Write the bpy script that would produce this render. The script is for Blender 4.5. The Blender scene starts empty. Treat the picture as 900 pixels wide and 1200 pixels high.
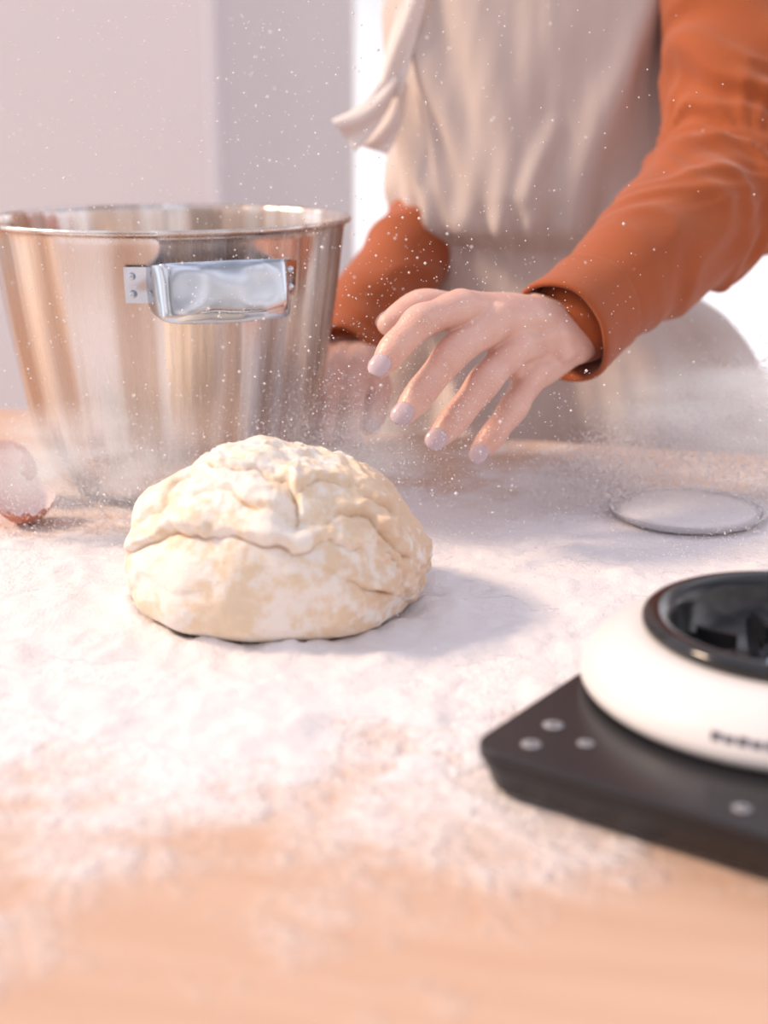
import bpy, bmesh, math, random
import numpy as np
from mathutils import Vector, Matrix, noise
random.seed(4)
rng = np.random.default_rng(5)
TOP = 0.75     # table height; everything is modelled relative to the table top, then lifted
roots = []
scene = bpy.context.scene
coll = scene.collection

# ------------------------------------------------------------------ helpers
def V3(*a): return Vector(a)
def empty(name, loc=(0,0,0)):
    o = bpy.data.objects.new(name, None); coll.objects.link(o); o.location = loc
    o.empty_display_size = 0.05; roots.append(o); return o
def mesh_obj(name, verts, faces, mat=None, parent=None, smooth=True, loc=(0,0,0)):
    me = bpy.data.meshes.new(name)
    me.from_pydata([tuple(v) for v in verts], [], [tuple(f) for f in faces]); me.validate(); me.update()
    o = bpy.data.objects.new(name, me); coll.objects.link(o)
    o.location = loc
    if mat: me.materials.append(mat)
    if smooth:
        for p in me.polygons: p.use_smooth = True
    if parent: o.parent = parent
    else: roots.append(o)
    return o
def recalc(o):
    bm = bmesh.new(); bm.from_mesh(o.data); bmesh.ops.recalc_face_normals(bm, faces=bm.faces)
    bm.to_mesh(o.data); bm.free()
def mod(o, t, **k):
    m = o.modifiers.new(t, t)
    for a, b in k.items(): setattr(m, a, b)
    return m
def bake(o):
    dg = bpy.context.evaluated_depsgraph_get(); dg.update()
    me = bpy.data.meshes.new_from_object(o.evaluated_get(dg))
    mats = [m for m in o.data.materials]
    o.modifiers.clear(); o.data = me
    if not me.materials:
        for m in mats: me.materials.append(m)
    for p in me.polygons: p.use_smooth = True
    return o
def catmull(P, sub):
    P = [np.array(p, float) for p in P]
    if len(P) < 3 or sub <= 1:
        out = []
        for i in range(len(P)-1):
            for j in range(sub): out.append(P[i]+(P[i+1]-P[i])*j/sub)
        return out+[P[-1]]
    out = []
    Q = [2*P[0]-P[1]]+P+[2*P[-1]-P[-2]]
    for i in range(1, len(Q)-2):
        for j in range(sub):
            t = j/sub
            a,b,c,d = Q[i-1],Q[i],Q[i+1],Q[i+2]
            out.append(.5*((2*b)+(-a+c)*t+(2*a-5*b+4*c-d)*t*t+(-a+3*b-3*c+d)*t**3))
    return out+[P[-1]]
def sweep(VV, FF, pts, rad, n=20, sub=5, ref=(0,0,1), cap=True):
    """tapered limb through pts; rad entries r or (side, up)"""
    rad = [(r, r) if not hasattr(r, '__len__') else r for r in rad]
    comb = catmull([tuple(p)+tuple(r) for p, r in zip(pts, rad)], sub)
    C = [np.array(c[:3]) for c in comb]; R = [np.maximum(c[3:], 1e-4) for c in comb]
    m = len(C)
    T = []
    for i in range(m):
        a = C[max(i-1,0)]; b = C[min(i+1,m-1)]
        t = b-a; T.append(t/np.linalg.norm(t))
    ref = np.array(ref, float)
    rings = []
    def frame(t):
        s = np.cross(t, ref)
        if np.linalg.norm(s) < 1e-3: s = np.cross(t, (1,0.1,0))
        s /= np.linalg.norm(s); u = np.cross(s, t); return s, u/np.linalg.norm(u)
    if cap:
        s,u = frame(T[0])
        for k in (80,60,40,20):
            a = math.radians(k); rings.append((C[0]-T[0]*math.sin(a)*min(R[0]), R[0]*math.cos(a), s, u))
    for i in range(m):
        s,u = frame(T[i]); rings.append((C[i], R[i], s, u))
    if cap:
        s,u = frame(T[-1])
        for k in (20,40,60,80):
            a = math.radians(k); rings.append((C[-1]+T[-1]*math.sin(a)*min(R[-1]), R[-1]*math.cos(a), s, u))
    b0 = len(VV)
    for c, r, s, u in rings:
        for j in range(n):
            a = 2*math.pi*j/n
            VV.append(tuple(c+s*r[0]*math.cos(a)+u*r[1]*math.sin(a)))
    for i in range(len(rings)-1):
        for j in range(n):
            FF.append((b0+i*n+j, b0+i*n+(j+1)%n, b0+(i+1)*n+(j+1)%n, b0+(i+1)*n+j))
    FF.append(tuple(b0+j for j in range(n))[::-1])
    e = b0+(len(rings)-1)*n
    FF.append(tuple(e+j for j in range(n)))
def revolve(prof, n=96, close=False):
    vs, fs = [], []
    for r, z in prof:
        for j in range(n):
            a = 2*math.pi*j/n; vs.append((r*math.cos(a), r*math.sin(a), z))
    m = len(prof)
    for i in range(m-1 if not close else m):
        k = (i+1) % m
        for j in range(n):
            fs.append((i*n+j, i*n+(j+1)%n, k*n+(j+1)%n, k*n+j))
    return vs, fs
def box(name, c, size, mat, parent=None, bev=0.0, rot=0.0, seg=4):
    bm = bmesh.new(); bmesh.ops.create_cube(bm, size=1)
    bmesh.ops.scale(bm, vec=size, verts=bm.verts)
    me = bpy.data.meshes.new(name); bm.to_mesh(me); bm.free()
    o = bpy.data.objects.new(name, me); coll.objects.link(o); me.materials.append(mat)
    o.location = c; o.rotation_euler = (0,0,rot)
    if bev:
        mod(o, 'BEVEL', width=bev, segments=seg)
    if parent: o.parent = parent
    else: roots.append(o)
    return o

# ------------------------------------------------------------------ materials
class NT:
    def __init__(s, name):
        s.m = bpy.data.materials.new(name); s.m.use_nodes = True
        s.t = s.m.node_tree; s.b = s.t.nodes['Principled BSDF']; s.out = s.t.nodes['Material Output']
    def n(s, typ, **k):
        nd = s.t.nodes.new(typ)
        for a, b in k.items():
            if a.startswith('_'): setattr(nd, a[1:], b)
            else: nd.inputs[a.replace('__',' ')].default_value = b
        return nd
    def l(s, a, b): s.t.links.new(a, b)
    def math(s, op, a, b=None, clamp=False):
        nd = s.t.nodes.new('ShaderNodeMath'); nd.operation = op; nd.use_clamp = clamp
        for i, x in enumerate((a, b)):
            if x is None: continue
            if isinstance(x, (int, float)): nd.inputs[i].default_value = x
            else: s.l(x, nd.inputs[i])
        return nd.outputs[0]
    def maprange(s, x, a, b, c=0., d=1.):
        nd = s.t.nodes.new('ShaderNodeMapRange'); nd.interpolation_type = 'SMOOTHSTEP'
        s.l(x, nd.inputs[0])
        for i, v in enumerate((a,b,c,d)): nd.inputs[i+1].default_value = v
        return nd.outputs[0]
    def mix(s, f, a, b):
        nd = s.t.nodes.new('ShaderNodeMix'); nd.data_type = 'RGBA'
        for i, x in ((0,f),(6,a),(7,b)):
            if isinstance(x, (int,float)): nd.inputs[i].default_value = x
            elif isinstance(x, tuple): nd.inputs[i].default_value = (*x, 1) if len(x)==3 else x
            else: s.l(x, nd.inputs[i])
        return nd.outputs[2]
    def noise(s, vec, scale, detail=4, rough=.55, out='Fac'):
        nd = s.t.nodes.new('ShaderNodeTexNoise'); nd.inputs['Scale'].default_value = scale
        nd.inputs['Detail'].default_value = detail; nd.inputs['Roughness'].default_value = rough
        s.l(vec, nd.inputs['Vector']); return nd.outputs[out]
    def mapping(s, vec, scale=(1,1,1), rot=(0,0,0)):
        nd = s.t.nodes.new('ShaderNodeMapping'); nd.inputs['Scale'].default_value = scale
        nd.inputs['Rotation'].default_value = rot
        s.l(vec, nd.inputs['Vector']); return nd.outputs[0]
    def obj(s): return s.t.nodes.new('ShaderNodeTexCoord').outputs['Object']
    def pos(s): return s.t.nodes.new('ShaderNodeNewGeometry').outputs['Position']
    def bump(s, h, strength=.3, dist=.002):
        nd = s.t.nodes.new('ShaderNodeBump'); nd.inputs['Strength'].default_value = strength
        nd.inputs['Distance'].default_value = dist; s.l(h, nd.inputs['Height']); s.l(nd.outputs[0], s.b.inputs['Normal'])
    def set(s, **k):
        for a, v in k.items():
            i = s.b.inputs[a.replace('_',' ')]
            if isinstance(v, tuple) and len(v)==3 and i.type=='RGBA': v = (*v,1)
            if hasattr(v, 'links') or hasattr(v, 'is_linked'): s.l(v, i)
            else: i.default_value = v
        return s

def simple(name, col, rough=.5, var=.06, scale=30, **k):
    t = NT(name); v = t.noise(t.obj(), scale, 3)
    c2 = tuple(max(0, c*(1-var*2)) for c in col)
    t.set(Base_Color=t.mix(v, c2, tuple(min(1,c*(1+var)) for c in col)), Roughness=rough, **k); return t.m

# wood table with a procedural dusting of flour
def make_wood():
    t = NT('wood_table_top'); o = t.obj()
    g = t.noise(t.mapping(o, (1.6, 22, 4)), 3.0, 8, .6)
    g2 = t.noise(t.mapping(o, (.8, 6, 2)), 2.0, 3, .5)
    c = t.mix(t.maprange(g, .3, .72), (.53,.32,.215), (.60,.395,.285))
    c = t.mix(t.math('MULTIPLY', g2, .7), c, (.61,.425,.33))
    p = t.pos()
    sep = t.n('ShaderNodeSeparateXYZ'); t.l(p, sep.inputs[0])
    dx = t.math('DIVIDE', t.math('SUBTRACT', sep.outputs[0], -.10), .66)
    dy = t.math('DIVIDE', t.math('SUBTRACT', sep.outputs[1], .79), .325)
    dy = t.math('SUBTRACT', dy, t.math('MULTIPLY', dx, .36))
    r = t.math('SQRT', t.math('ADD', t.math('MULTIPLY', dx, dx), t.math('MULTIPLY', dy, dy)))
    n1 = t.noise(p, 9, 5, .6); n2 = t.noise(p, 34, 6, .65); n3 = t.noise(p, 150, 3, .6)
    v = t.math('SUBTRACT', 1.06, r)
    v = t.math('ADD', v, t.math('MULTIPLY', t.math('SUBTRACT', n1, .5), 1.4))
    v = t.math('ADD', v, t.math('MULTIPLY', t.math('SUBTRACT', n2, .5), .95))
    v = t.math('ADD', v, t.math('MULTIPLY', t.math('SUBTRACT', n3, .5), .25))
    m = t.maprange(v, -.14, .52, 0, .97)
    t.set(Base_Color=t.mix(m, c, (.78,.745,.765)), Roughness=t.maprange(m, 0, 1, .45, .9))
    t.bump(t.math('ADD', t.math('MULTIPLY', m, t.math('ADD', t.math('MULTIPLY', n2, 2.2), n3)), t.math('MULTIPLY', g, .1)), .8, .0025)
    return t.m
M_wood = make_wood()
M_leg = simple('wood_leg', (.55,.30,.17), .5)

t = NT('flour'); p = t.pos(); t.set(Base_Color=t.mix(t.noise(p, 60, 4), (.74,.70,.72), (.82,.79,.805)), Roughness=.95)
t.bump(t.math('ADD', t.noise(p, 500, 5, .7), t.math('MULTIPLY', t.noise(p, 90, 4, .6), 2.0)), .6, .0015); M_flour = t.m

t = NT('brushed_steel'); o = t.obj()
sep = t.n('ShaderNodeSeparateXYZ'); t.l(o, sep.inputs[0])
ang = t.math('ARCTAN2', sep.outputs[1], sep.outputs[0])
cmb = t.n('ShaderNodeCombineXYZ'); t.l(ang, cmb.inputs[0]); t.l(t.math('MULTIPLY', sep.outputs[2], .4), cmb.inputs[2])
st = t.noise(cmb.outputs[0], 50, 2, .5); st2 = t.noise(cmb.outputs[0], 5, 2, .5)
t.set(Metallic=1.0, Base_Color=t.mix(t.maprange(st2, .35, .65), (.53,.42,.355), (.73,.69,.67)), Roughness=t.maprange(st, .3, .7, .22, .30))  # warm bands in the base colour paint in reflections of wooden surroundings
t.bump(t.math('ADD', t.math('MULTIPLY', st2, 5.0), t.math('MULTIPLY', st, .12)), .36, .002); M_steel = t.m
t = NT('polished_steel'); t.set(Metallic=1.0, Base_Color=t.mix(t.noise(t.obj(), 25, 2), (.44,.49,.55), (.64,.69,.76)), Roughness=.12)
t.bump(t.noise(t.obj(), 24, 1), 1., .008); M_polish = t.m

t = NT('dough'); o = t.obj()
sep = t.n('ShaderNodeSeparateXYZ'); t.l(o, sep.inputs[0])
geo = t.n('ShaderNodeNewGeometry')
n1 = t.noise(o, 22, 5, .6); n2 = t.noise(o, 120, 4, .6)
c = t.mix(t.maprange(n2, .35, .7), (.74,.595,.43), (.80,.68,.53))
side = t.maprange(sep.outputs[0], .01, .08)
c = t.mix(t.math('MULTIPLY', side, .75), c, (.67,.45,.30))  # shade of the right side painted into the colour as tan
fl = t.math('ADD', n1, t.math('MULTIPLY', t.math('SUBTRACT', n2, .5), .8))
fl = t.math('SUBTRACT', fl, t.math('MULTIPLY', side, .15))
fl = t.maprange(fl, .38, .62, 0.08, .85)
c = t.mix(fl, c, (.83,.79,.755))
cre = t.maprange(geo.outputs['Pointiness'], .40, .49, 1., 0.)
c = t.mix(t.math('MULTIPLY', cre, .85), c, (.55,.34,.19))  # fold shading painted into the grooves as a darker tan
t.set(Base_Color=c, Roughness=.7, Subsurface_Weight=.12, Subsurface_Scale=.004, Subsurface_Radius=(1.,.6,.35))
t.bump(t.math('ADD', t.noise(t.mapping(o,(1,1,2.6)), 45, 6, .65), t.math('MULTIPLY', t.noise(o, 260, 4, .65), .35)), .5, .003); M_dough = t.m

t = NT('skin'); o = t.obj()
c = t.mix(t.noise(o, 45, 5, .6), (.62,.33,.265), (.78,.53,.45))
t.set(Base_Color=c, Roughness=.40, Subsurface_Weight=.15, Subsurface_Scale=.003, Subsurface_Radius=(1.,.35,.2))
vor = t.n('ShaderNodeTexVoronoi', Scale=600.); t.l(o, vor.inputs['Vector'])
t.bump(t.math('ADD', t.math('MULTIPLY', vor.outputs['Distance'], .5), t.math('MULTIPLY', t.noise(o, 80, 4), 1.8)), .3, .0012); M_skin = t.m
M_nail = simple('nail_polish', (.56,.44,.48), .22, .02)

t = NT('rust_jersey'); o = t.obj()
c = t.mix(t.noise(o, 14, 4), (.29,.058,.010), (.39,.088,.017))
w = t.n('ShaderNodeTexWave', Scale=300., Distortion=1.0); t.l(o, w.inputs['Vector'])
t.set(Base_Color=c, Roughness=.85, Sheen_Weight=.2, Sheen_Roughness=.5)
t.bump(t.math('ADD', t.math('MULTIPLY', w.outputs['Fac'], .12), t.noise(o, 45, 3)), .25, .003); M_rust = t.m

t = NT('apron_linen'); o = t.obj()
c = t.mix(t.noise(o, 9, 4), (.51,.43,.405), (.63,.555,.53))
w = t.noise(t.mapping(o,(1,1,.05)), 900, 2); w2 = t.noise(t.mapping(o,(.05,.05,1)), 900, 2)
t.set(Base_Color=c, Roughness=.88, Sheen_Weight=.15)
t.bump(t.math('ADD', t.math('MULTIPLY', t.math('ADD', w, w2), .12), t.noise(t.mapping(o,(1,1,.35)), 30, 4)), .3, .004); M_apron = t.m
M_tie = simple('apron_tie_cotton', (.80,.73,.71), .85, .03)

M_black = simple('black_plastic', (.012,.011,.014), .26, .1)
M_blackgl = simple('black_gloss', (.010,.010,.012), .12, .1)
M_white = simple('white_plastic', (.72,.70,.71), .3, .02)
M_icon = simple('touch_icon_print', (.30,.30,.33), .5, .05)
M_label = simple('label_print', (.20,.20,.24), .5, .05)
t = NT('frosted_glass'); t.set(Base_Color=(.86,.86,.9), Roughness=.25, IOR=1.3, Transmission_Weight=.35); M_glass = t.m
t = NT('egg_shell'); g = t.n('ShaderNodeNewGeometry'); o = t.obj()
c = t.mix(t.noise(o, 60, 4), (.45,.15,.09), (.58,.24,.16))
t.set(Base_Color=t.mix(g.outputs['Backfacing'], c, (.74,.60,.60)), Roughness=.55); M_egg = t.m
M_trouser = simple('dark_denim', (.05,.06,.1), .8)
M_shoe = simple('shoe_leather', (.08,.05,.04), .5)
M_hair = simple('brown_hair', (.10,.05,.025), .5, .3, 90)
M_lip = simple('lips', (.55,.16,.14), .4)
M_eye = simple('eye_white', (.85,.85,.85), .2, .02)
M_iris = simple('iris', (.12,.06,.03), .2)
M_wall = simple('wall_paint_lilac', (.78,.77,.81), .85, .02, 3)
M_wall2 = simple('wall_paint_rose', (.94,.885,.91), .85, .01, 3)
M_frame = simple('window_frame_white', (.85,.83,.85), .5, .02)
M_floor = simple('floor_tiles', (.50,.42,.37), .5, .1, 4)

# ------------------------------------------------------------------ room
box('floor', (0,1,-.775), (7,7,.05), M_floor)
wy = 3.0
def wallpiece(name, x0,x1,z0,z1,y=wy,th=.12,mat=M_wall,parent=None):
    return box(name, ((x0+x1)/2, y+th/2, (z0+z1)/2), (x1-x0, th, z1-z0), mat, parent)
wb = empty('wall_back')
wallpiece('left_pier', -3.4,-.085,-.75,2.0,parent=wb)
wallpiece('sill_part', -.085,1.9,-.75,-.52,parent=wb)
wallpiece('head_part', -.085,1.9,1.55,2.0,parent=wb)
wallpiece('right_pier', 1.9,3.4,-.75,2.0,parent=wb)
wallpiece('wall_left', -3.4,-.335,-.75,2.0,y=2.8,th=.199,mat=M_wall2)
win = empty('window_1')
for nm,x0,x1,z0,z1 in (('jamb_l',-.085,-.06,-.52,1.55),('jamb_r',1.875,1.9,-.52,1.55),('sill',-.06,1.875,-.52,-.47),('head',-.06,1.875,1.5,1.55),('mullion',1.18,1.23,-.47,1.5)):
    wallpiece(nm,x0,x1,z0,z1,y=3.02,th=.06,mat=M_frame,parent=win)

# ------------------------------------------------------------------ table
phi = -math.atan2(.26,.965)
ex = V3(math.cos(phi), math.sin(phi), 0); ny = V3(-math.sin(phi), math.cos(phi), 0)
tc = V3(.0,1.238,0) - ny*.65
table = empty('wooden_table', (tc.x, tc.y, 0)); table.rotation_euler = (0,0,phi)
box('table_top', (0,0,-.02), (2.3,1.3,.04), M_wood, table, .004)
for i,(x,y) in enumerate(((-1.05,-.55),(1.05,-.55),(-1.05,.55),(1.05,.55))):
    box('leg_%d'%(i+1), (x,y,-.395), (.07,.07,.71), M_leg, table, .004)
box('apron_rail_1', (0,-.55,-.085), (2.03,.03,.09), M_leg, table)
box('apron_rail_2', (0,.55,-.085), (2.03,.03,.09), M_leg, table)

# ------------------------------------------------------------------ flour heaps on table
sc_rot = math.atan2(-.586,.81)
e1 = V3(math.cos(sc_rot), math.sin(sc_rot),0); e2 = V3(-math.sin(sc_rot), math.cos(sc_rot),0)
corner = V3(.038,.548,0)
def flour_h(x, y):
    p = V3(x, y, 0)
    rho = math.sqrt(((x+.0615)/.086)**2+((y-.783)/.080)**2)
    if rho < .88: return -1
    q = p-corner
    if q.dot(e1)>-.008 and q.dot(e2)>-.008 and q.dot(e2)<.25: return -1
    dx = (x+.13)/.42; dy = (y-.745)/.17 - .15*dx
    r = math.sqrt(dx*dx+dy*dy)
    if r > 1.2 : return -1
    n1 = noise.fractal(p*9+V3(3,1,2), .8, 2.1, 3)
    n2 = noise.fractal(p*24+V3(7,2,5), .7, 2.2, 4)
    n3 = noise.noise(p*210)
    e = (1-r)*1.3 + n1*.9 + n2*.7 - .2
    e = max(e, 0) + .9*math.exp(-((rho-1.0)/.10)**2)*(.8+n2)
    if e <= 0.02: return -1
    return .0036*(1-math.exp(-1.5*e)) + e/(1+e)*(.0006*n3 + .0045*n2) + .0030*math.exp(-((rho-.99)/.07)**2)*(.7+n2)
X0,X1,Y0,Y1,st = -.56,.36,.53,.97,.0028
nx = int((X1-X0)/st); nyy = int((Y1-Y0)/st)
H = np.zeros((nx,nyy)); idx = -np.ones((nx,nyy), int)
for i in range(nx):
    for j in range(nyy):
        H[i,j] = flour_h(X0+i*st, Y0+j*st)
vs, fs = [], []
for i in range(nx-1):
    for j in range(nyy-1):
        if max(H[i,j],H[i+1,j],H[i,j+1],H[i+1,j+1]) > .0001:
            q = []
            for a,b in ((i,j),(i+1,j),(i+1,j+1),(i,j+1)):
                if idx[a,b] < 0:
                    idx[a,b] = len(vs); vs.append((X0+a*st, Y0+b*st, max(H[a,b], .00012)))
                q.append(idx[a,b])
            fs.append(q)
mesh_obj('spilled_flour', vs, fs, M_flour)

# ------------------------------------------------------------------ dough
def make_dough():
    nu, nv = 460, 270
    u = np.linspace(0, 2*np.pi, nu, endpoint=False); v = np.linspace(0, np.pi, nv)
    U, Vv = np.meshgrid(u, v, indexing='ij')
    sz = np.cos(Vv); hr = np.sin(Vv)
    hr = np.where(sz<0, np.abs(hr)**.28, hr)
    sx = np.cos(U)*hr; sy = np.sin(U)*hr
    sp = lambda a,e: np.sign(a)*np.abs(a)**e
    x = .085*sp(sx,.93); y = .081*sp(sy,.95)
    xn = x/.085
    Ht = .093 - .014*np.clip(xn+.05,0,2)**1.3*1.7 - .014*np.clip(-xn-.3,0,1)
    zc = .028
    z = np.where(sz>0, zc+(Ht-zc)*sp(sz,.84), zc+zc*sp(sz,.9))
    P = np.stack([x,y,z],-1).reshape(-1,3)
    N = np.stack([sx/.089, sy/.078, np.maximum(sz,-.25)/.06],-1).reshape(-1,3); N /= np.linalg.norm(N,axis=1)[:,None]
    X,Y,Z = P[:,0].copy(),P[:,1].copy(),P[:,2].copy()
    D = np.zeros(len(P))
    front = 1/(1+np.exp(np.clip((Y-.035)/.008,-50,50)))
    S = Z + .35*np.clip(Y+.05,0,.1)
    W1 = np.array([noise.noise(V3(a*45,b*45,3.3)) for a,b in zip(X,S)])
    W2 = np.array([noise.noise(V3(a*110,b*110,8.3)) for a,b in zip(X,S)])
    W3 = np.array([noise.noise(V3(a*50,b*50,21.3)) for a,b in zip(X,S)])
    W4 = np.array([noise.noise(V3(a*260,b*260,1.3)) for a,b in zip(X,S)])
    def fold(pl, h, L, w=.0016, groove=.0015, k1=1., fr=front):
        pl = np.array(catmull([(a,b,0) for a,b in pl], 6))[:,:2]
        best = np.full(len(P), 9.); sgn = np.zeros(len(P)); tt = np.zeros(len(P))
        wob = (W1*.0065*k1 + W2*.0034 + W4*.0006)
        for k in range(len(pl)-1):
            a, b = pl[k], pl[k+1]; ab = b-a; L2 = ab@ab
            t = np.clip(((X-a[0])*ab[0]+(S-a[1])*ab[1])/L2, 0, 1)
            dx = X-a[0]-t*ab[0]; dy = S-a[1]-t*ab[1]
            d = np.hypot(dx,dy); s = (ab[0]*dy-ab[1]*dx)
            up = d < best
            best = np.where(up,d,best); sgn = np.where(up,np.sign(s),sgn); tt = np.where(up,(k+t)/(len(pl)-1),tt)
        sd = best*sgn + wob
        env = np.sin(np.pi*np.clip(tt,0,1))**.6*np.clip(.85+1.5*W3*k1,.25,1.4)
        step = 1/(1+np.exp(-np.clip(sd/w*3,-40,40)))
        return fr*env*(h*step*np.exp(-np.clip(sd,0,1)/L) - groove*np.exp(-(sd/(w*1.4))**2))
    D += fold([(-.090,.034),(-.074,.050),(-.046,.062),(-.012,.064),(.014,.058),(.036,.064)], .0085,.030,.0013,.0034,.6)
    D += fold([(-.074,.058),(-.054,.076),(-.028,.080),(.000,.074),(.018,.066)], .0052,.016,.0012,.0028,-1)
    D += fold([(.014,.066),(.010,.080),(-.012,.092),(-.046,.096)][::-1], .0070,.013,.0011,.0038,.7)
    D += fold([(.010,.078),(.026,.087),(.046,.083),(.066,.066)], .0064,.014,.0011,.0034,-.6)
    D += fold([(.012,.064),(.034,.071),(.056,.061),(.080,.040)], .0056,.016,.0011,.0034,.8)
    D += fold([(.030,.058),(.050,.054),(.068,.042),(.084,.020)], .0040,.012,.0010,.0026,-1)
    D += fold([(.040,.066),(.056,.058),(.074,.044)], .0026,.008,.0009,.0020,-.5)
    D += fold([(.024,.048),(.052,.034),(.077,.014)], .0030,.014,.0011,.0018,.7)
    D += fold([(.046,.036),(.062,.026),(.080,.010)], .0020,.010,.0010,.0013)
    D += fold([(-.064,.074),(-.046,.086),(-.022,.088)], .0030,.010,.0010,.0018)
    D += fold([(-.086,.028),(-.060,.034),(-.030,.030)], .0014,.018,.0016,.0006)
    D += fold([(-.03,.104),(.002,.108),(.035,.098)], .0036,.012,.0011,.0022)
    D -= front*.0085*np.exp(-((X-.013)**2+(S-.070)**2)/.0070**2)
    fine = np.zeros(len(P))
    for i,(a,b,c) in enumerate(P):
        q = V3(a,b,c)
        n1 = noise.fractal(q*20, .8, 2, 2)
        n2 = 1-abs(noise.noise(V3(a*36+2.5*n1, b*40, c*80+1.5*n1)))*2.4
        wr = max(0, min(1, (c-.055)/.03))*.7 + max(0, min(1,(a-.02)/.04))
        fine[i] = .0050*n1 + .0022*min(1,wr)*n2 + .0009*min(1,.3+wr)*noise.fractal(q*130,.8,2,3)
    D += fine
    low = np.clip(Z/.012,0,1)
    P = P + N*(D*low)[:,None]
    P[:,2] = np.maximum(P[:,2], 0.0006)
    idx = lambda i,j: (i%nu)*nv+j
    F = [(idx(i,j),idx(i,j+1),idx(i+1,j+1),idx(i+1,j)) for i in range(nu) for j in range(nv-1)]
    o = mesh_obj('bread_dough', P, F, M_dough, loc=(-.0610,.779,.0002))
    bm = bmesh.new(); bm.from_mesh(o.data); bmesh.ops.remove_doubles(bm, verts=bm.verts, dist=1e-6)
    bmesh.ops.recalc_face_normals(bm, faces=bm.faces); bm.to_mesh(o.data); bm.free()
    for p in o.data.polygons: p.use_smooth = True
make_dough()

# ------------------------------------------------------------------ steel mixing bowl
bowl = empty('steel_mixing_bowl', (-.159,1.07,0.0005))
prof = [(0.0005,.002),(.070,.002),(.080,.004),(.090,.011),(.0985,.024),(.105,.045),(.1105,.075),(.1165,.11),(.1225,.15),(.127,.185),(.129,.197),(.1315,.2),(.134,.2005),(.1352,.199),(.1345,.197),(.1305,.195),(.1285,.185),(.1243,.15),(.1183,.11),(.1123,.075),(.1068,.045),(.1,.024),(.0915,.0105),(.081,.002),(.071,0),(.0005,0)]
pr = [tuple(p[:2]) for p in catmull([(a,b,0) for a,b in prof], 3)]
pr = [(max(a,.0004), max(b,0)) for a,b in pr]
vs, fs = revolve(pr, 160)
b = mesh_obj('bowl_body', vs, fs, M_steel, bowl); recalc(b)
def handle(angle, nm):
    e = empty(nm); roots.remove(e); e.parent = bowl; e.rotation_euler = (0,0,angle); e.location=(0,0,.164)
    R = .1262
    for s in (-1,1):
        vs=[];fs=[]
        for i in range(9):
            for j in range(2):
                a = s*(.30+.175*i/8); zz = (-.011,.013)[j]
                r = R+.0018+ .045*zz*3*.8
                for k in (0,.0018):
                    vs.append(((r+k)*math.cos(a), (r+k)*math.sin(a), zz))
        for i in range(8):
            q = i*4
            fs += [(q,q+4,q+6,q+2),(q+1,q+3,q+7,q+5),(q,q+1,q+5,q+4),(q+2,q+6,q+7,q+3)]
        fs += [(0,2,3,1),(32,33,35,34)]
        o = mesh_obj('bracket', vs, fs, M_polish, e, False); recalc(o)
        for zz in (-.005,.007):
            a = s*.430; bm = bmesh.new(); bmesh.ops.create_uvsphere(bm,u_segments=16,v_segments=8,radius=.0026)
            me = bpy.data.meshes.new('rivet'); bm.to_mesh(me); bm.free(); me.materials.append(M_polish)
            r = bpy.data.objects.new('rivet', me); coll.objects.link(r); r.parent=e; r.location=((R+.0042)*math.cos(a),(R+.0042)*math.sin(a),zz); r.scale=(.6,1,1)
    path = [(.120,-.045),(.132,-.045),(.145,-.0435),(.152,-.0405),(.1550,-.034),(.157,-.018),(.1575,0),(.157,.018),(.1550,.034),(.152,.0405),(.145,.0435),(.132,.045),(.120,.045)]
    pp = [p[:2] for p in catmull([(a,b,0) for a,b in path], 4)]
    vs=[];fs=[]; nz = 12
    for i,(a,b2) in enumerate(pp):
        t = i/(len(pp)-1); w = math.sin(math.pi*min(1,max(0,t)))**.5
        hz0 = -.009-.012*w; hz1 = .011+.007*w
        for j in range(nz+1):
            f = j/nz; z = hz0+(hz1-hz0)*f
            curl = .0035*w*((2*f-1)**4)
            vs.append((a-curl-.16*(f-.5)*.04, b2, z))
    for i in range(len(pp)-1):
        for j in range(nz):
            q=i*(nz+1)+j; fs.append((q,q+1,q+nz+2,q+nz+1))
    o = mesh_obj('strap', vs, fs, M_polish, e); mod(o,'SOLIDIFY',thickness=.0022,offset=0); mod(o,'BEVEL',width=.0006,segments=2)
handle(math.radians(-90+22), 'handle_near')
handle(math.radians(90+22), 'handle_far')

# ------------------------------------------------------------------ kitchen scale
cen = corner + e1*.092 + e2*.112
scale = empty('kitchen_scale', (cen.x,cen.y,0)); scale.rotation_euler=(0,0,sc_rot)
def rounded_slab(name, w, d, z0, z1, r, mat, parent, inset=0.0):
    ring=[]
    for cx,cy,a0 in ((w/2-r,d/2-r,0),(-w/2+r,d/2-r,90),(-w/2+r,-d/2+r,180),(w/2-r,-d/2+r,270)):
        for k in range(9):
            a=math.radians(a0+k*90/8); ring.append((cx+r*math.cos(a),cy+r*math.sin(a)))
    n=len(ring); vs=[(x*(1-inset),y*(1-inset),z0) for x,y in ring]+[(x,y,z1) for x,y in ring]
    fs=[tuple(range(n))[::-1],tuple(range(n,2*n))]+[(i,(i+1)%n,n+(i+1)%n,n+i) for i in range(n)]
    o=mesh_obj(name,vs,fs,mat,parent,False); mod(o,'BEVEL',width=.0016,segments=4,limit_method='ANGLE'); return o
rounded_slab('base', .182,.235,.003,.017,.014,M_black,scale,.04)
rounded_slab('glass_top', .184,.237,.0172,.0235,.014,M_black,scale)
for i,(x,y) in enumerate(((-.07,-.095),(.07,-.095),(-.07,.095),(.07,.095))):
    vs,fs=revolve([(.0003,0),(.009,0),(.009,.005),(.0003,.005)],24); mesh_obj('foot_%d'%i,[(a+x,b_+y,c) for a,b_,c in vs],fs,M_black,scale)
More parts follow.
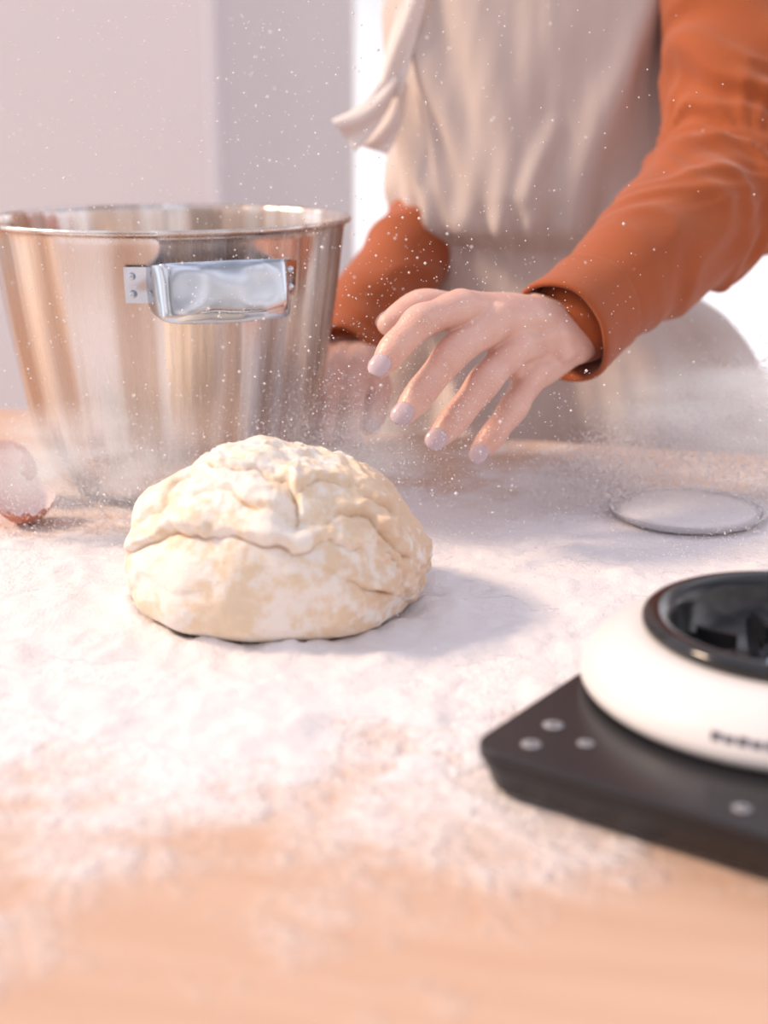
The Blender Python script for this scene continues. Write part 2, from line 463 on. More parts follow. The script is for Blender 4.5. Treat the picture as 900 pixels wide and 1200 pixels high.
body_prof=[(.062,.0236),(.088,.0238),(.0935,.0255),(.0955,.029),(.0945,.0335),(.091,.0395),(.0845,.0455),(.076,.0495),(.068,.0515),(.062,.052),(.060,.05),(.060,.03),(.062,.0236)]
bx,by = -.004,.018
vs,fs=revolve([p[:2] for p in catmull([(a,b_,0) for a,b_ in body_prof],3)],120)
o=mesh_obj('white_dish_body',[(a+bx,b_+by,c) for a,b_,c in vs],fs,M_white,scale); recalc(o)
rim=[(.0585,.050),(.0665,.052),(.0685,.055),(.0670,.0580),(.062,.0590),(.056,.056),(.053,.049),(.048,.041),(.037,.0345),(.02,.031),(.0004,.031),(.0004,.029),(.04,.029),(.055,.036),(.0585,.050)]
vs,fs=revolve([(max(.0003,p[0]),p[1]) for p in catmull([(a,b_,0) for a,b_ in rim],3)],120)
o=mesh_obj('black_inner_bowl',[(a+bx,b_+by,c) for a,b_,c in vs],fs,M_blackgl,scale); recalc(o)
vs,fs=revolve([(.0003,.032),(.016,.032),(.016,.038),(.012,.042),(.0003,.042)],6)
mesh_obj('hex_hub',[(a+bx,b_+by,c) for a,b_,c in vs],fs,M_polish,scale,False)
for k in range(8):
    a=2*math.pi*k/8
    o=box('rib_%d'%k,(bx+.037*math.cos(a),by+.037*math.sin(a),.039),(.020,.0022,.010),M_blackgl,scale,.0005,a)
def disc(nm,x,y,z,r,mat,parent,ri=0):
    vs,fs=revolve([(max(ri,.0002),z),(r,z),(r,z+.0003),(max(ri,.0002),z+.0003)],32); mesh_obj(nm,[(a+x,b_+y,c) for a,b_,c in vs],fs,mat,parent)
for i,(u,w,r) in enumerate(((.022,.016,.0042),(.020,.038,.0045),(.040,.030,.0035),(.115,.014,.0035),(.13,.03,.0035))):
    disc('touch_icon_%d'%i,-.092+u,-.1185+w,.0236,r,M_icon,scale,r*.35)
for k in range(6):
    a=math.radians(-124+k*3.4)-sc_rot
    r0=.0934
    box('label_stroke_%d'%k,(bx+r0*math.cos(a),by+r0*math.sin(a),.0355),(.0016,.0038,.005-.0012*(k%2)),M_label,scale,0,a)

# ------------------------------------------------------------------ glass dish with flour
dish = empty('glass_dish', (.214,.965,.0003))
vs,fs=revolve([(.0004,.0),(.045,.0),(.051,.002),(.0545,.0065),(.0553,.0072),(.0535,.007),(.0500,.0035),(.044,.0015),(.0004,.0015)],96)
o=mesh_obj('dish_body',vs,fs,M_glass,dish); recalc(o)
vs,fs=revolve([(.0004,.0070),(.02,.0068),(.04,.0062),(.0520,.0058),(.0497,.0036),(.044,.0018),(.0004,.0018)],64)
o=mesh_obj('flour_fill',vs,fs,M_flour,dish); recalc(o)

# ------------------------------------------------------------------ egg shells
def shell(nm, loc, rot, r, cut, seed):
    e = empty(nm, loc); e.rotation_euler = rot
    vs,fs=[],[]; n=72; m=20
    for i in range(m+1):
        for j in range(n):
            a=2*math.pi*j/n
            edge = cut + .14*noise.noise(V3(math.cos(a)*3,math.sin(a)*3,seed))+.07*(1 if (j//3)%2 else -1)
            th = math.pi*(1-(i/m)*(1-math.acos(max(-1,min(1,edge)))/math.pi))
            k=1.2 if math.cos(th)<0 else 1
            vs.append((r*math.sin(th)*math.cos(a), r*math.sin(th)*math.sin(a), r*k*math.cos(th)))
    for i in range(m):
        for j in range(n): fs.append((i*n+j,(i+1)*n+j,(i+1)*n+(j+1)%n,i*n+(j+1)%n))
    o=mesh_obj('shell',vs,fs,M_egg,e)
    bm=bmesh.new(); bm.from_mesh(o.data); bmesh.ops.remove_doubles(bm,verts=bm.verts,dist=1e-5)
    for f in bm.faces:
        if f.normal.dot(f.calc_center_median())<0: f.normal_flip()
    bm.to_mesh(o.data); bm.free()
shell('egg_shell', (-.248,.945,.0250), (math.radians(24),math.radians(10),0), .0215, -.22, 1.3)
shell('egg_shell', (-.276,1.000,.0252), (math.radians(70),math.radians(-35),math.radians(-20)), .0215, .05, 5.3)

# ------------------------------------------------------------------ WOMAN
woman = empty('woman')
S = V3(.94,-.34,0); Fd = V3(-.34,-.94,0)
W = V3(.1265,1.0,.1261); E = V3(.286,1.19,.218)
ud = (E-W).normalized()
vs,fs=[],[]
sweep(vs,fs,[(.165,1.405,-.08),(.165,1.405,0),(.153,1.40,.10),(.150,1.40,.14),(.150,1.40,.22),(.150,1.40,.31),(.150,1.40,.39),(.150,1.405,.455),(.150,1.41,.495),(.15,1.41,.53)],
      [(.16,.105),(.155,.10),(.112,.088),(.104,.082),(.112,.092),(.118,.100),(.132,.094),(.145,.075),(.085,.06),(.05,.05)],n=48,sub=4,ref=tuple(Fd))
sweep(vs,fs,[(.20,1.39,.455),(.287,1.352,.452),(.296,1.31,.395),(.294,1.255,.315),E,(.262,1.158,.202),(.215,1.105,.176),tuple(W+ud*.06),tuple(W+ud*.022)],
      [.05,.056,.055,.054,.053,.053,.048,.039,.034],n=32,sub=6)
sweep(vs,fs,[(.10,1.43,.455),(.050,1.47,.45),(.068,1.49,.36),(.082,1.48,.27),(.070,1.445,.195),(.018,1.345,.140),(-.020,1.265,.095),(-.026,1.238,.083)],
      [.05,.050,.044,.041,.042,.038,.033,.030],n=32,sub=6)
sw = mesh_obj('sweater', vs, fs, M_rust, woman)
mod(sw,'REMESH',mode='VOXEL',voxel_size=.0036,use_smooth_shade=True); mod(sw,'SMOOTH',factor=.5,iterations=8)
bake(sw)
me=sw.data; n=len(me.vertices); co=np.zeros(n*3); me.vertices.foreach_get('co',co); no=np.zeros(n*3)
me.vertices.foreach_get('normal',no); co=co.reshape(-1,3); no=no.reshape(-1,3)
Pin = V3(.240,1.20,.245)   # inner elbow where creases radiate
for i in range(n):
    p=V3(*co[i])
    if p.z<-.02: continue
    d=0
    if p.x>.1 and p.y<1.36:
        s=(p-W).dot(ud); de=(p-E).length
        f=math.exp(-(de/.11)**2)
        q=p-Pin
        wv=noise.noise(p*9)
        an=math.atan2(q.dot(V3(0,-.3,1)), q.dot(V3(.8,.6,0)))
        fan=1-abs(noise.noise(V3(an*3.6+wv*1.5, q.length*4, 3.1)))*2.6
        rid=1-abs(noise.noise(V3(s*36+wv*3, p.z*8-p.y*5, 7.1)))*2.6
        d = f*(.0100*rid+.0070*fan) + .0040*(1-abs(noise.noise(V3(s*22+wv*3,p.z*10,p.x*7)))*2.4)*min(1,max(0,(s-.05)/.06))
        if p.z>.27: d += .005*(1-2*abs(noise.noise(V3(p.x*8,p.y*10,p.z*22))))*min(1,(p.z-.27)/.05)
    elif p.x<.09:
        d=.005*(1-2*abs(noise.noise(V3(p.x*14,p.y*14,p.z*24))))
    co[i]+=no[i]*d
me.vertices.foreach_set('co',co.reshape(-1)); me.update()
mod(sw,'SMOOTH',factor=.5,iterations=2)

# --- cuffs
def cuff(nm, c, axis, r, L, rot=0):
    outer=[(r*.985,0),(r*1.02,.0012),(r*1.03,.006),(r*1.0,.02),(r*1.0,.034),(r*1.01,L-.004),(r*1.015,L-.001),(r*.965,L)]
    inner=[(r*.93,L),(r*.93,.006),(r*.94,.0005)]
    vs,fs=revolve([p[:2] for p in catmull([(a,b_,0) for a,b_ in outer+inner],2)],72,True)
    q=V3(0,0,1).rotation_difference(V3(*axis)).to_matrix()
    out=[]
    for v in vs:
        p=V3(*v); a=math.atan2(p.y,p.x)
        k=1+.025*math.sin(2*a+.5)+.02*noise.noise(V3(math.cos(a)*2,math.sin(a)*2,p.z*30))
        p=V3(p.x*k,p.y*k,p.z+.0018*math.sin(3*a)); out.append(tuple(q@p+V3(*c)))
    o=mesh_obj(nm,out,fs,M_rust,woman); recalc(o)
cuff('cuff_left', W-ud*.004, ud, .0385, .048)
wr = V3(-.026,1.238,.083); ur=(V3(.018,1.345,.140)-wr).normalized()
cuff('cuff_right', wr-ur*.03, ur, .032, .042)

# --- hands
def hand(nm, wrist, back, MC, FG, TH, latscale, rad=1.0, vox=.0011, palm_n=None, thumbnail=None):
    vs,fs=[],[]
    lat=(V3(*MC[0])-V3(*MC[3])).normalized()
    nrm=palm_n.normalized()
    ref=tuple(nrm)
    sweep(vs,fs,[tuple(back),tuple(wrist*.5+back*.5),tuple(wrist),tuple(wrist+(V3(*MC[1])-wrist)*.25)],[(.027*rad,.021*rad),(.0265*rad,.0195*rad),(.0275*rad,.018*rad),(.0295*rad,.015*rad)],n=28,ref=ref)
    offs=(.015,.0055,-.005,-.0160)
    mids=[]
    for i in range(4):
        b0=wrist+lat*offs[i]*latscale; m=V3(*MC[i])
        a1=b0.lerp(m,.45)+nrm*.0015; a2=b0.lerp(m,.75)-nrm*.0008
        rr=(1.03,1.05,1.03,1.0)[i]*rad
        sweep(vs,fs,[tuple(b0),tuple(a1),tuple(a2),tuple(m-nrm*.0005)],[.0135*rr,(.0135*rr,.0125*rr),(.0132*rr,.0115*rr),.0122*rr],n=24,ref=ref)
        mids.append((b0,a1,a2,m))
    for i in range(3):
        for k,r_ in ((1,.0125),(2,.0115)):
            sweep(vs,fs,[tuple(mids[i][k]-nrm*.001),tuple(mids[i+1][k]-nrm*.001)],[r_*rad,r_*rad],n=20)
        mm=(mids[i][3]+mids[i+1][3])/2
        sweep(vs,fs,[tuple(mids[i][2].lerp(mids[i+1][2],.5)-nrm*.003),tuple(mm-nrm*.005)],[.0110*rad,.0095*rad],n=18)
        w1=V3(*MC[i]).lerp(V3(*FG[i][0]),.22)-nrm*.004; w2=V3(*MC[i+1]).lerp(V3(*FG[i+1][0]),.22)-nrm*.004
        sweep(vs,fs,[tuple(w1),tuple(w2)],[.0065*rad,.0065*rad],n=16)
    nails=[]
    for i in range(4):
        m=V3(*MC[i]); p,d,tp=[V3(*q) for q in FG[i]]
        k=(1.12,1.15,1.12,1.02)[i]*rad
        end=tp-(tp-d).normalized()*.0062*k
        pts=[m, m.lerp(p,.28), m.lerp(p,.62), p, p.lerp(d,.5), d, d.lerp(end,.55), end]
        rs=[.0112,.0106,.0093,.0100,.0087,.0088,.0080,.0064]
        sweep(vs,fs,[tuple(q) for q in pts],[r*k for r in rs],n=24,sub=4,ref=ref)
        nails.append((d,tp,m,p,k))
    c0,c1,c2,c3=[V3(*q) for q in TH]
    endt=c3-(c3-c2).normalized()*.007
    sweep(vs,fs,[tuple(wrist+lat*.012-nrm*.004),tuple(c0-nrm*.004),tuple(c1),tuple(c1.lerp(c2,.5)),tuple(c2),tuple(c2.lerp(endt,.6)),tuple(endt)],
          [.014*rad,.0155*rad,.0125*rad,.0108*rad,.0112*rad,.0106*rad,.0080*rad],n=24,sub=5,ref=ref)
    sweep(vs,fs,[tuple(c1-nrm*.002),tuple(mids[0][2]-nrm*.004)],[.011*rad,.010*rad],n=18)
    sweep(vs,fs,[tuple(c0-nrm*.006),tuple(mids[1][1]-nrm*.005)],[.013*rad,.012*rad],n=18)
    sweep(vs,fs,[tuple(c0.lerp(c1,.5)-nrm*.004),tuple(mids[0][1].lerp(mids[0][2],.5)-nrm*.004)],[.013*rad,.012*rad],n=18)
    o=mesh_obj(nm,vs,fs,M_skin,woman)
    mod(o,'REMESH',mode='VOXEL',voxel_size=vox,use_smooth_shade=True); mod(o,'SMOOTH',factor=.5,iterations=4)
    bake(o)
    me=o.data; nn=len(me.vertices)
    co=np.zeros(nn*3); no=np.zeros(nn*3); me.vertices.foreach_get('co',co); me.vertices.foreach_get('normal',no)
    co=co.reshape(-1,3); no=no.reshape(-1,3); off=np.zeros(nn); nr=np.array(nrm); lt=np.array(lat)
    for i in range(4):
        P1=np.array(FG[i][0]); D1=np.array(FG[i][1]); dr=(D1-P1)/np.linalg.norm(D1-P1)
        for q,amp in ((P1,.0011),(D1,.0008)):
            r_=co-q; dd=np.linalg.norm(r_,axis=1)
            msk=(dd<.014)&((r_@nr)>.002)
            off-=np.where(msk,amp*np.maximum(0,np.cos((r_@dr)*2*np.pi/.0034))*np.exp(-(dd/.0095)**2),0)
        b0=np.array(mids[i][0]); m=np.array(mids[i][3]); ln=np.linalg.norm(m-b0); ax=(m-b0)/ln
        r_=co-b0; al=r_@ax; t_=al/ln; dl=(r_-al[:,None]*ax)@lt
        msk=(t_>.25)&(t_<1.05)&((r_@nr)>.004)
        off+=np.where(msk,.0016*np.exp(-(dl/.0030)**2)*np.sin(np.pi*np.clip((t_-.25)/.8,0,1)),0)
    co+=no*off[:,None]
    me.vertices.foreach_set('co',co.reshape(-1)); me.update()
    nv,nf=[],[]
    def nail(d,tp,n0,r,lng,adv=.0022):
        dr=(tp-d).normalized(); n1=(n0-dr*n0.dot(dr)).normalized(); sd=dr.cross(n1)
        b0=len(nv); A,B=14,12
        for i in range(A+1):
            s=i/A
            for j in range(B+1):
                t=(j/B*2-1)
                ww=(1-abs(2*s-1)**3.2)**.5 if 0<s<1 else .12
                if s<.5: ww=max(ww,.35)
                ww=max(ww,.15)
                an=t*ww*.92
                along=tp-dr*(lng*(1-s))+dr*adv
                rr=r*(1.02+.03*math.sin(math.pi*s))-.0016*max(0,s-.6)*2.2
                nv.append(tuple(along + n1*(rr*math.cos(an)) + sd*(rr*math.sin(an))))
        for i in range(A):
            for j in range(B):
                q=b0+i*(B+1)+j; nf.append((q,q+1,q+B+2,q+B+1))
    for d,tp,m,p,k in nails:
        dr=(tp-d).normalized(); bend=(p-(m+tp)/2); bend=(bend-dr*bend.dot(dr))
        n0=(bend.normalized()*.5+nrm*.6).normalized()
        nail(d,tp,n0,.0072*k,.0128*k)
    nail(c2,c3,thumbnail or nrm,.0080*rad,.0130*rad,-.0015)
    no_=mesh_obj(nm+'_nails',nv,nf,M_nail,woman); mod(no_,'SOLIDIFY',thickness=.0006,offset=0)
MC=[(.0499,.925,.153),(.0731,.935,.1417),(.0884,.945,.1248),(.1012,.958,.1034)]
FG=[[(.0225,.893,.1485),(.0064,.880,.1339),(-.0053,.872,.1182)],
    [(.0440,.902,.1270),(.0240,.888,.1048),(.0085,.880,.0862)],
    [(.0651,.915,.1055),(.0470,.902,.0850),(.0300,.895,.0675)],
    [(.0870,.935,.0850),(.0725,.925,.0680),(.0591,.920,.0530)]]
TH=[(.1042,.99,.1336),(.0648,.965,.1454),(.0255,.945,.1516),(-.0022,.925,.1393)]
hand('hand_left', W, W+ud*.055, MC, FG, TH, 1.0, palm_n=V3(.45,-.55,.70), thumbnail=V3(-.35,.85,.45))
MC2=[(-.016,1.150,.058),(-.034,1.158,.060),(-.051,1.166,.057),(-.066,1.176,.050)]
FG2=[[(-.018,1.116,.047),(-.020,1.108,.026),(-.016,1.128,.011)],
     [(-.036,1.122,.048),(-.039,1.112,.027),(-.034,1.132,.011)],
     [(-.054,1.134,.045),(-.056,1.124,.025),(-.051,1.144,.011)],
     [(-.068,1.148,.039),(-.070,1.140,.022),(-.065,1.158,.011)]]
TH2=[(-.004,1.205,.060),(.004,1.178,.045),(.000,1.152,.032),(-.006,1.134,.020)]
sh=V3(-.008,.01,0)
f_=lambda q: tuple(V3(*q)+sh)
hand('hand_right', wr-ur*.012, wr+ur*.03, [f_(q) for q in MC2], [[f_(q) for q in r] for r in FG2], [f_(q) for q in TH2], 1.0, rad=.96, vox=.0016, palm_n=V3(-.1,-.2,1), thumbnail=V3(.6,.4,.6))

# --- apron
def apron():
    rings=[(-.45,.26,.175,.18,1.42),(-.20,.235,.16,.18,1.41),(-.08,.213,.145,.179,1.405),(0,.198,.135,.177,1.405),(.05,.186,.125,.174,1.40),(.085,.168,.113,.166,1.40),(.105,.140,.104,.159,1.40),(.120,.123,.1,.154,1.40),(.150,.119,.099,.151,1.40),(.158,.126,.106,.151,1.40),(.172,.139,.122,.150,1.40),(.20,.141,.123,.150,1.40),(.25,.141,.119,.150,1.40),(.31,.140,.118,.149,1.40),(.38,.140,.114,.148,1.40),(.43,.11,.107,.148,1.40),(.455,.09,.100,.148,1.40)]
    R=catmull([tuple(r) for r in rings],10)
    n=300; vs=[];fs=[]
    a0,a1=math.radians(-35),math.radians(215)
    def crease(th,z,t0,z0,t1,z1,h,w):
        x,y=th*.13,z; ax,ay,bx_,by_=t0*.13,z0,t1*.13,z1
        L2=(bx_-ax)**2+(by_-ay)**2; t=max(0,min(1,((x-ax)*(bx_-ax)+(y-ay)*(by_-ay))/L2))
        d=math.hypot(x-ax-t*(bx_-ax),y-ay-t*(by_-ay)); return h*math.exp(-(d/w)**2)*math.sin(math.pi*min(1,.15+t*.8))
    for r in R:
        z,a,b_,cx,cy=r
        for j in range(n):
            th=a0+(a1-a0)*j/(n-1)
            th0=th
            if z>.385:
                q=(z-.385)/.07; th=math.pi/2+(th-math.pi/2)*(1-.45*min(1,q))
            c,s=math.cos(th),math.sin(th)
            wst=math.exp(-((z-.172)/.030)**2); up=max(0,min(1,(z-.15)/.05)); lo=max(0,min(1,(.11-z)/.08))
            g = wst*.0045*math.sin(th0*24+3*noise.noise(V3(th0*2,z*6,1)))
            g += up*.008*noise.noise(V3(th0*1.5+z*3, z*3, 4))
            if up>0:
                for (t0,z0,t1,z1,h,w) in ((2.9,.40,2.1,.17,.014,.016),(2.5,.42,1.75,.20,.016,.015),(3.2,.30,2.5,.16,.009,.012),(1.9,.40,1.5,.18,.010,.022),(.6,.40,1.25,.17,.012,.018),(.2,.30,.9,.16,.009,.013),(2.2,.30,1.95,.16,.006,.008),(1.3,.26,1.55,.16,.006,.009)):
                    g += up*crease(th0,z,t0,z0,t1,z1,h,w)
            g += lo*(.014*math.sin(th0*8+2.2*noise.noise(V3(th0,z*3,7))) + .005*noise.noise(V3(th0*9,z*5,2)))
            g += .0012*noise.noise(V3(th0*10,z*22,3))
            P=V3(cx,cy,0)+S*((a+g)*c)+Fd*((b_+g)*s)
            vs.append((P.x,P.y,z))
    for i in range(len(R)-1):
        for j in range(n-1):
            q=i*n+j; fs.append((q,q+1,q+n+1,q+n))
    o=mesh_obj('linen_apron',vs,fs,M_apron,woman); mod(o,'SOLIDIFY',thickness=.0016,offset=0)
apron()
def ribbon(nm, pts, w, wdir, twist=0, mat=None):
    P=catmull(pts,8); vs=[];fs=[];m=8
    for i,p in enumerate(P):
        t=i/(len(P)-1); d=V3(*wdir).normalized()
        d=Matrix.Rotation(twist*t,3,'Z')@d
        ww=w[0]*(1-t)+w[1]*t
        for j in range(m+1):
            u=(j/m-.5); q=V3(*p)+d*ww*u+V3(0,-.003*math.sin(u*7+t*4),0); vs.append(tuple(q))
    for i in range(len(P)-1):
        for j in range(m):
            q=i*(m+1)+j; fs.append((q,q+1,q+m+2,q+m+1))
    o=mesh_obj(nm,vs,fs,M_tie,woman); mod(o,'SOLIDIFY',thickness=.0014,offset=0); return o
ribbon('apron_strap',[(.050,1.335,.46),(.026,1.325,.368),(.014,1.325,.325),(.004,1.328,.285)],(.026,.024),(1,-.2,.15))
ribbon('apron_tie_tail',[(.010,1.326,.305),(-.004,1.324,.282),(-.020,1.322,.264),(-.036,1.322,.253)],(.014,.034),(.62,-.05,-.78))
ribbon('apron_tie_tail_back',[(.014,1.338,.300),(.008,1.336,.270),(-.002,1.336,.250),(-.010,1.336,.240)],(.016,.026),(.95,-.1,-.3))

# --- head, hair, legs, shoes (mostly out of frame)
vs,fs=[],[]
H0=V3(.135,1.37,.69)
sweep(vs,fs,[(.15,1.41,.48),(.147,1.405,.55),(.14,1.385,.62)],[.05,.047,.048],n=28)
sweep(vs,fs,[tuple(H0+V3(0,0,-.075)+Fd*.035),tuple(H0+V3(0,0,-.04)+Fd*.022),tuple(H0+V3(0,0,.01)),tuple(H0+V3(0,0,.05)-Fd*.008)],[(.028,.03),(.052,.058),(.070,.082),(.066,.080)],n=36,ref=tuple(Fd))
sweep(vs,fs,[tuple(H0+Fd*.082+V3(0,0,.01)),tuple(H0+Fd*.097+V3(0,0,-.02)),tuple(H0+Fd*.092+V3(0,0,-.026))],[.007,.010,.009],n=16)
for s in (-1,1): sweep(vs,fs,[tuple(H0+S*s*.070+V3(0,0,.015)),tuple(H0+S*s*.074+V3(0,0,-.01)),tuple(H0+S*s*.068+V3(0,0,-.025))],[.009,.011,.006],n=14)
o=mesh_obj('head',vs,fs,M_skin,woman); mod(o,'REMESH',mode='VOXEL',voxel_size=.004,use_smooth_shade=True); mod(o,'SMOOTH',factor=.5,iterations=4)
vs,fs=[],[]
sweep(vs,fs,[tuple(H0+V3(0,0,-.03)-Fd*.045),tuple(H0+V3(0,0,.02)-Fd*.035),tuple(H0+V3(0,0,.065)-Fd*.018)],[(.066,.06),(.078,.074),(.070,.078)],n=36,ref=tuple(Fd))
sweep(vs,fs,[tuple(H0+V3(0,0,.03)-Fd*.10),tuple(H0+V3(0,0,.05)-Fd*.14)],[.035,.035],n=24)
o=mesh_obj('hair',vs,fs,M_hair,woman); mod(o,'REMESH',mode='VOXEL',voxel_size=.005,use_smooth_shade=True); mod(o,'SMOOTH',factor=.5,iterations=3)
def ball(nm,c,r,mat,sc=(1,1,1)):
    bm=bmesh.new(); bmesh.ops.create_icosphere(bm,subdivisions=3,radius=r); me=bpy.data.meshes.new(nm); bm.to_mesh(me); bm.free(); me.materials.append(mat)
    for p in me.polygons:p.use_smooth=True
    o=bpy.data.objects.new(nm,me); coll.objects.link(o); o.location=c; o.scale=sc; o.parent=woman; return o
for s in (-1,1):
    ball('eye',H0+Fd*.068+S*s*.030+V3(0,0,.012),.0115,M_eye); ball('iris',H0+Fd*.0765+S*s*.030+V3(0,0,.011),.0045,M_iris)
    vs,fs=[],[]; sweep(vs,fs,[tuple(H0+Fd*.078+S*s*.015+V3(0,0,.03)),tuple(H0+Fd*.078+S*s*.032+V3(0,0,.034)),tuple(H0+Fd*.066+S*s*.048+V3(0,0,.029))],[.002,.0025,.0015],n=10); mesh_obj('eyebrow',vs,fs,M_hair,woman)
vs,fs=[],[]; sweep(vs,fs,[tuple(H0+Fd*.072-S*.022+V3(0,0,-.047)),tuple(H0+Fd*.083+V3(0,0,-.048)),tuple(H0+Fd*.072+S*.022+V3(0,0,-.047))],[.003,.0065,.003],n=12); mesh_obj('mouth',vs,fs,M_lip,woman)
vs,fs=[],[]
for s in (-1,1):
    h=V3(.168,1.41,-.04)+S*s*.08
    sweep(vs,fs,[tuple(h+V3(0,0,.04)),tuple(h+V3(0,0,-.05)),tuple(h+V3(0,0,-.33)),tuple(h+V3(0,.01,-.62))],[.08,.082,.058,.045],n=28)
o=mesh_obj('trousers',vs,fs,M_trouser,woman); mod(o,'REMESH',mode='VOXEL',voxel_size=.008,use_smooth_shade=True)
for s in (-1,1):
    h=V3(.168,1.41,-.71)+S*s*.08; vs,fs=[],[]
    sweep(vs,fs,[tuple(h-Fd*.04),tuple(h+Fd*.05),tuple(h+Fd*.15)],[(.035,.038),(.042,.038),(.038,.030)],n=24); mesh_obj('shoe',vs,fs,M_shoe,woman)

# ------------------------------------------------------------------ airborne flour (specks = one mesh, soft dust = small volumes)
dust=empty('airborne_flour')
octv=np.array([(1,0,0),(-1,0,0),(0,1,0),(0,-1,0),(0,0,1),(0,0,-1)],float); octf=np.array([(0,2,4),(2,1,4),(1,3,4),(3,0,4),(2,0,5),(1,2,5),(3,1,5),(0,3,5)])
PC=[]; PR=[]
def add(P,R): PC.append(P); PR.append(R)
n=2800
add(np.stack([rng.normal(-.09,.12,n),rng.uniform(.74,1.0,n),rng.uniform(.04,.40,n)],1), np.abs(rng.normal(0,.00034,n))+.00020)
def puff(c,s,n,r=.0003): add(rng.normal(0,1,(n,3))*s+np.array(c), np.abs(rng.normal(0,r*.6,n))+r*.5)
def streak(a,b,s,n,r):   # wind-blown fan of grains
    t=rng.uniform(0,1,n)**.8; a=np.array(a); b=np.array(b)
    add(a+(b-a)*t[:,None]+rng.normal(0,1,(n,3))*np.array(s)*(.35+t[:,None]), np.abs(rng.normal(0,r*.6,n))+r*.5)
streak((.10,.98,.015),(.36,1.05,.095),(.02,.03,.020),30000,.00044)
streak((.14,.98,.010),(.38,1.00,.045),(.02,.04,.014),16000,.00042)
puff((-.20,.92,.035),(.05,.02,.020),11000,.00032)
puff((-.04,.95,.05),(.035,.03,.026),7000,.00032)
puff((.02,.86,.085),(.045,.025,.030),1800,.00026)
puff((.10,.92,.01),(.12,.08,.008),4000,.0003)
puff((.27,.82,.012),(.05,.05,.01),4000,.0003)
puff((.03,.88,.12),(.06,.03,.06),900,.0003)
puff((-.18,.62,.006),(.14,.05,.005),1500,.0003)
C=np.concatenate(PC); Rr=np.concatenate(PR); k=C[:,2]>.003; C=C[k]; Rr=Rr[k]
vv=(C[:,None,:]+octv[None]*Rr[:,None,None]).reshape(-1,3); ff=(octf[None]+6*np.arange(len(C))[:,None,None]).reshape(-1,3)
me=bpy.data.meshes.new('flour_specks'); me.from_pydata(vv.tolist(),[],ff.tolist()); me.materials.append(M_flour)
so_=bpy.data.objects.new('flour_specks',me); coll.objects.link(so_); so_.parent=dust
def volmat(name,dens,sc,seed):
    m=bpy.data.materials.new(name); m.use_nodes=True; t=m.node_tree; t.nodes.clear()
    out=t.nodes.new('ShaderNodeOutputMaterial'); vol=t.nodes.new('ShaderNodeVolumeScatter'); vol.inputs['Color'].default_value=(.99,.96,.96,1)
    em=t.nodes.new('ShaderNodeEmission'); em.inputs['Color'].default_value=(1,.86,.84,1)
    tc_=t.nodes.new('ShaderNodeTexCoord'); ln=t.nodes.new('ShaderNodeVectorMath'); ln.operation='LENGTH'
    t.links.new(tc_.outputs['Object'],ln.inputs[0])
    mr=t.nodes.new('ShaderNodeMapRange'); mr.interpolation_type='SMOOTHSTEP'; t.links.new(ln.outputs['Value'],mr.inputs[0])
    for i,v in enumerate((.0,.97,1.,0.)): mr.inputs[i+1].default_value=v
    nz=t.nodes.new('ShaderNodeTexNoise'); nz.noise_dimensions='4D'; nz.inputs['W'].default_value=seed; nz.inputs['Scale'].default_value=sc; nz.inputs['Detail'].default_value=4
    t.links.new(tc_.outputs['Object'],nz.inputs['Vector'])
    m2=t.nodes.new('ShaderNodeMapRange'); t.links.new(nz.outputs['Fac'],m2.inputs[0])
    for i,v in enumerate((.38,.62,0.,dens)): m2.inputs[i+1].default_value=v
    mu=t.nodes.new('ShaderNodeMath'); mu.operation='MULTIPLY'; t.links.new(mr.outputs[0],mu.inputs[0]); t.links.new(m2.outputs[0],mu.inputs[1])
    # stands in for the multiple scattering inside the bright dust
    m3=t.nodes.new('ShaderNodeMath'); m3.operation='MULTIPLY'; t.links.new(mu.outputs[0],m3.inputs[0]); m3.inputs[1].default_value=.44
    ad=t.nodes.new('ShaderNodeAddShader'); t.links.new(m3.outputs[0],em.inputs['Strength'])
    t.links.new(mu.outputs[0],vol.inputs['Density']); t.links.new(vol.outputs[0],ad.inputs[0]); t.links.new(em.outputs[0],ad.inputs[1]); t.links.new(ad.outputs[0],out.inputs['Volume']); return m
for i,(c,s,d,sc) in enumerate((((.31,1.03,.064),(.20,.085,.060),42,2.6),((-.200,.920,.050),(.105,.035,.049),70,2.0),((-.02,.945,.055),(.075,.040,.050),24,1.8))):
    o=ball('dust_puff_%d'%i,c,1,volmat('dust_%d'%i,d,sc,i*3.3),s); o.parent=dust

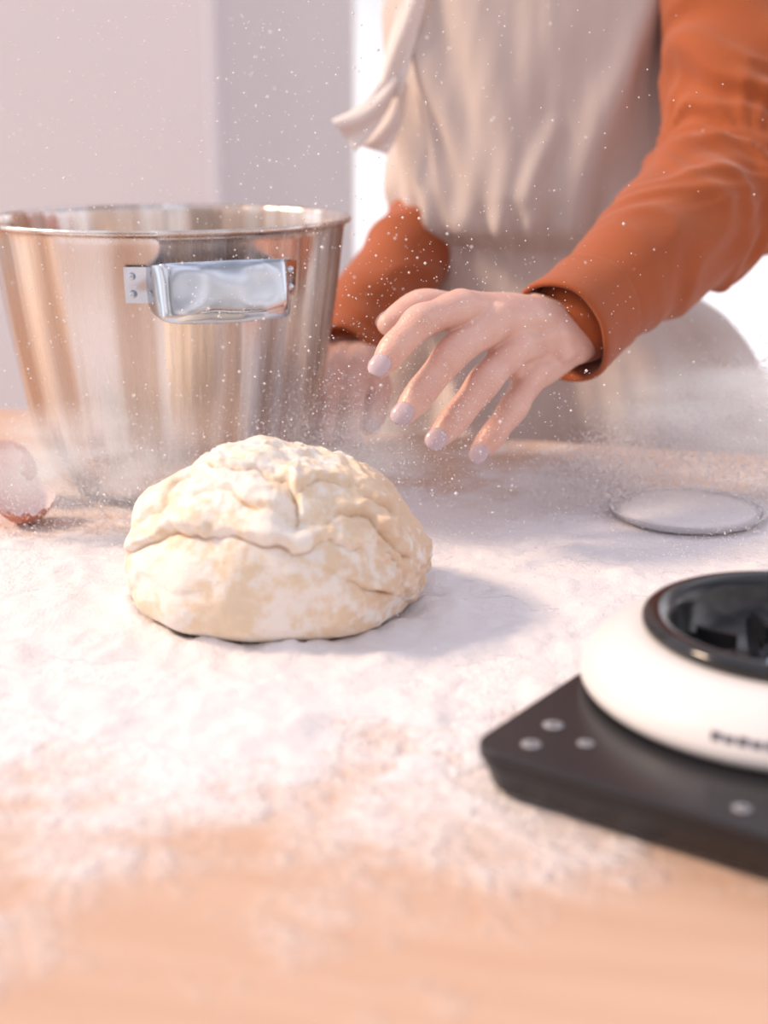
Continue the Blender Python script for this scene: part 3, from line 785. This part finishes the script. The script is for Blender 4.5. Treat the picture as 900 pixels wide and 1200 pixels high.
# ------------------------------------------------------------------ light
sd=V3(-1,.12,.80).normalized()
L=bpy.data.lights.new('sun','SUN'); L.energy=3.6; L.color=(1,.75,.53); L.angle=math.radians(11)
so=bpy.data.objects.new('sun_lamp',L); coll.objects.link(so); so.rotation_euler=(sd).to_track_quat('Z','Y').to_euler(); so.location=(-3,1.5,3)
w=bpy.data.worlds.new('world'); scene.world=w; w.use_nodes=True; t=w.node_tree; bg=t.nodes['Background']
tc_=t.nodes.new('ShaderNodeTexCoord'); sp=t.nodes.new('ShaderNodeSeparateXYZ'); t.links.new(tc_.outputs['Generated'],sp.inputs[0])
mr=t.nodes.new('ShaderNodeMapRange'); t.links.new(sp.outputs[1],mr.inputs[0]); mr.inputs[1].default_value=-.7; mr.inputs[2].default_value=.6
mx=t.nodes.new('ShaderNodeMix'); mx.data_type='RGBA'; t.links.new(mr.outputs[0],mx.inputs[0]); mx.inputs[6].default_value=(.98,.84,.80,1); mx.inputs[7].default_value=(1.65,1.60,1.66,1)
mr2=t.nodes.new('ShaderNodeMapRange'); t.links.new(sp.outputs[2],mr2.inputs[0]); mr2.inputs[1].default_value=.1; mr2.inputs[2].default_value=.9
mx2=t.nodes.new('ShaderNodeMix'); mx2.data_type='RGBA'; t.links.new(mr2.outputs[0],mx2.inputs[0]); t.links.new(mx.outputs[2],mx2.inputs[6]); mx2.inputs[7].default_value=(.90,.91,1.06,1)
nz=t.nodes.new('ShaderNodeTexNoise'); nz.inputs['Scale'].default_value=2.2; nz.inputs['Detail'].default_value=1; t.links.new(tc_.outputs['Generated'],nz.inputs['Vector'])
mr3=t.nodes.new('ShaderNodeMapRange'); t.links.new(nz.outputs['Fac'],mr3.inputs[0])
for i,v in enumerate((.35,.65,.45,1.30)): mr3.inputs[i+1].default_value=v
t.links.new(mx2.outputs[2],bg.inputs['Color']); t.links.new(mr3.outputs[0],bg.inputs['Strength'])

# ------------------------------------------------------------------ camera
cd=bpy.data.cameras.new('cam'); cam=bpy.data.objects.new('camera',cd); coll.objects.link(cam)
cd.sensor_fit='VERTICAL'; cd.sensor_height=36; cd.sensor_width=27; cd.lens=50
cam.location=(0,0,.28); cam.rotation_euler=(math.radians(90-16),0,0)
cd.clip_start=.02; cd.dof.use_dof=True; cd.dof.focus_distance=.86; cd.dof.aperture_fstop=4.0
scene.camera=cam
roots += [so,cam]
for o in roots: o.location.z += TOP
scene.view_settings.view_transform='Standard'
scene.view_settings.look='None'
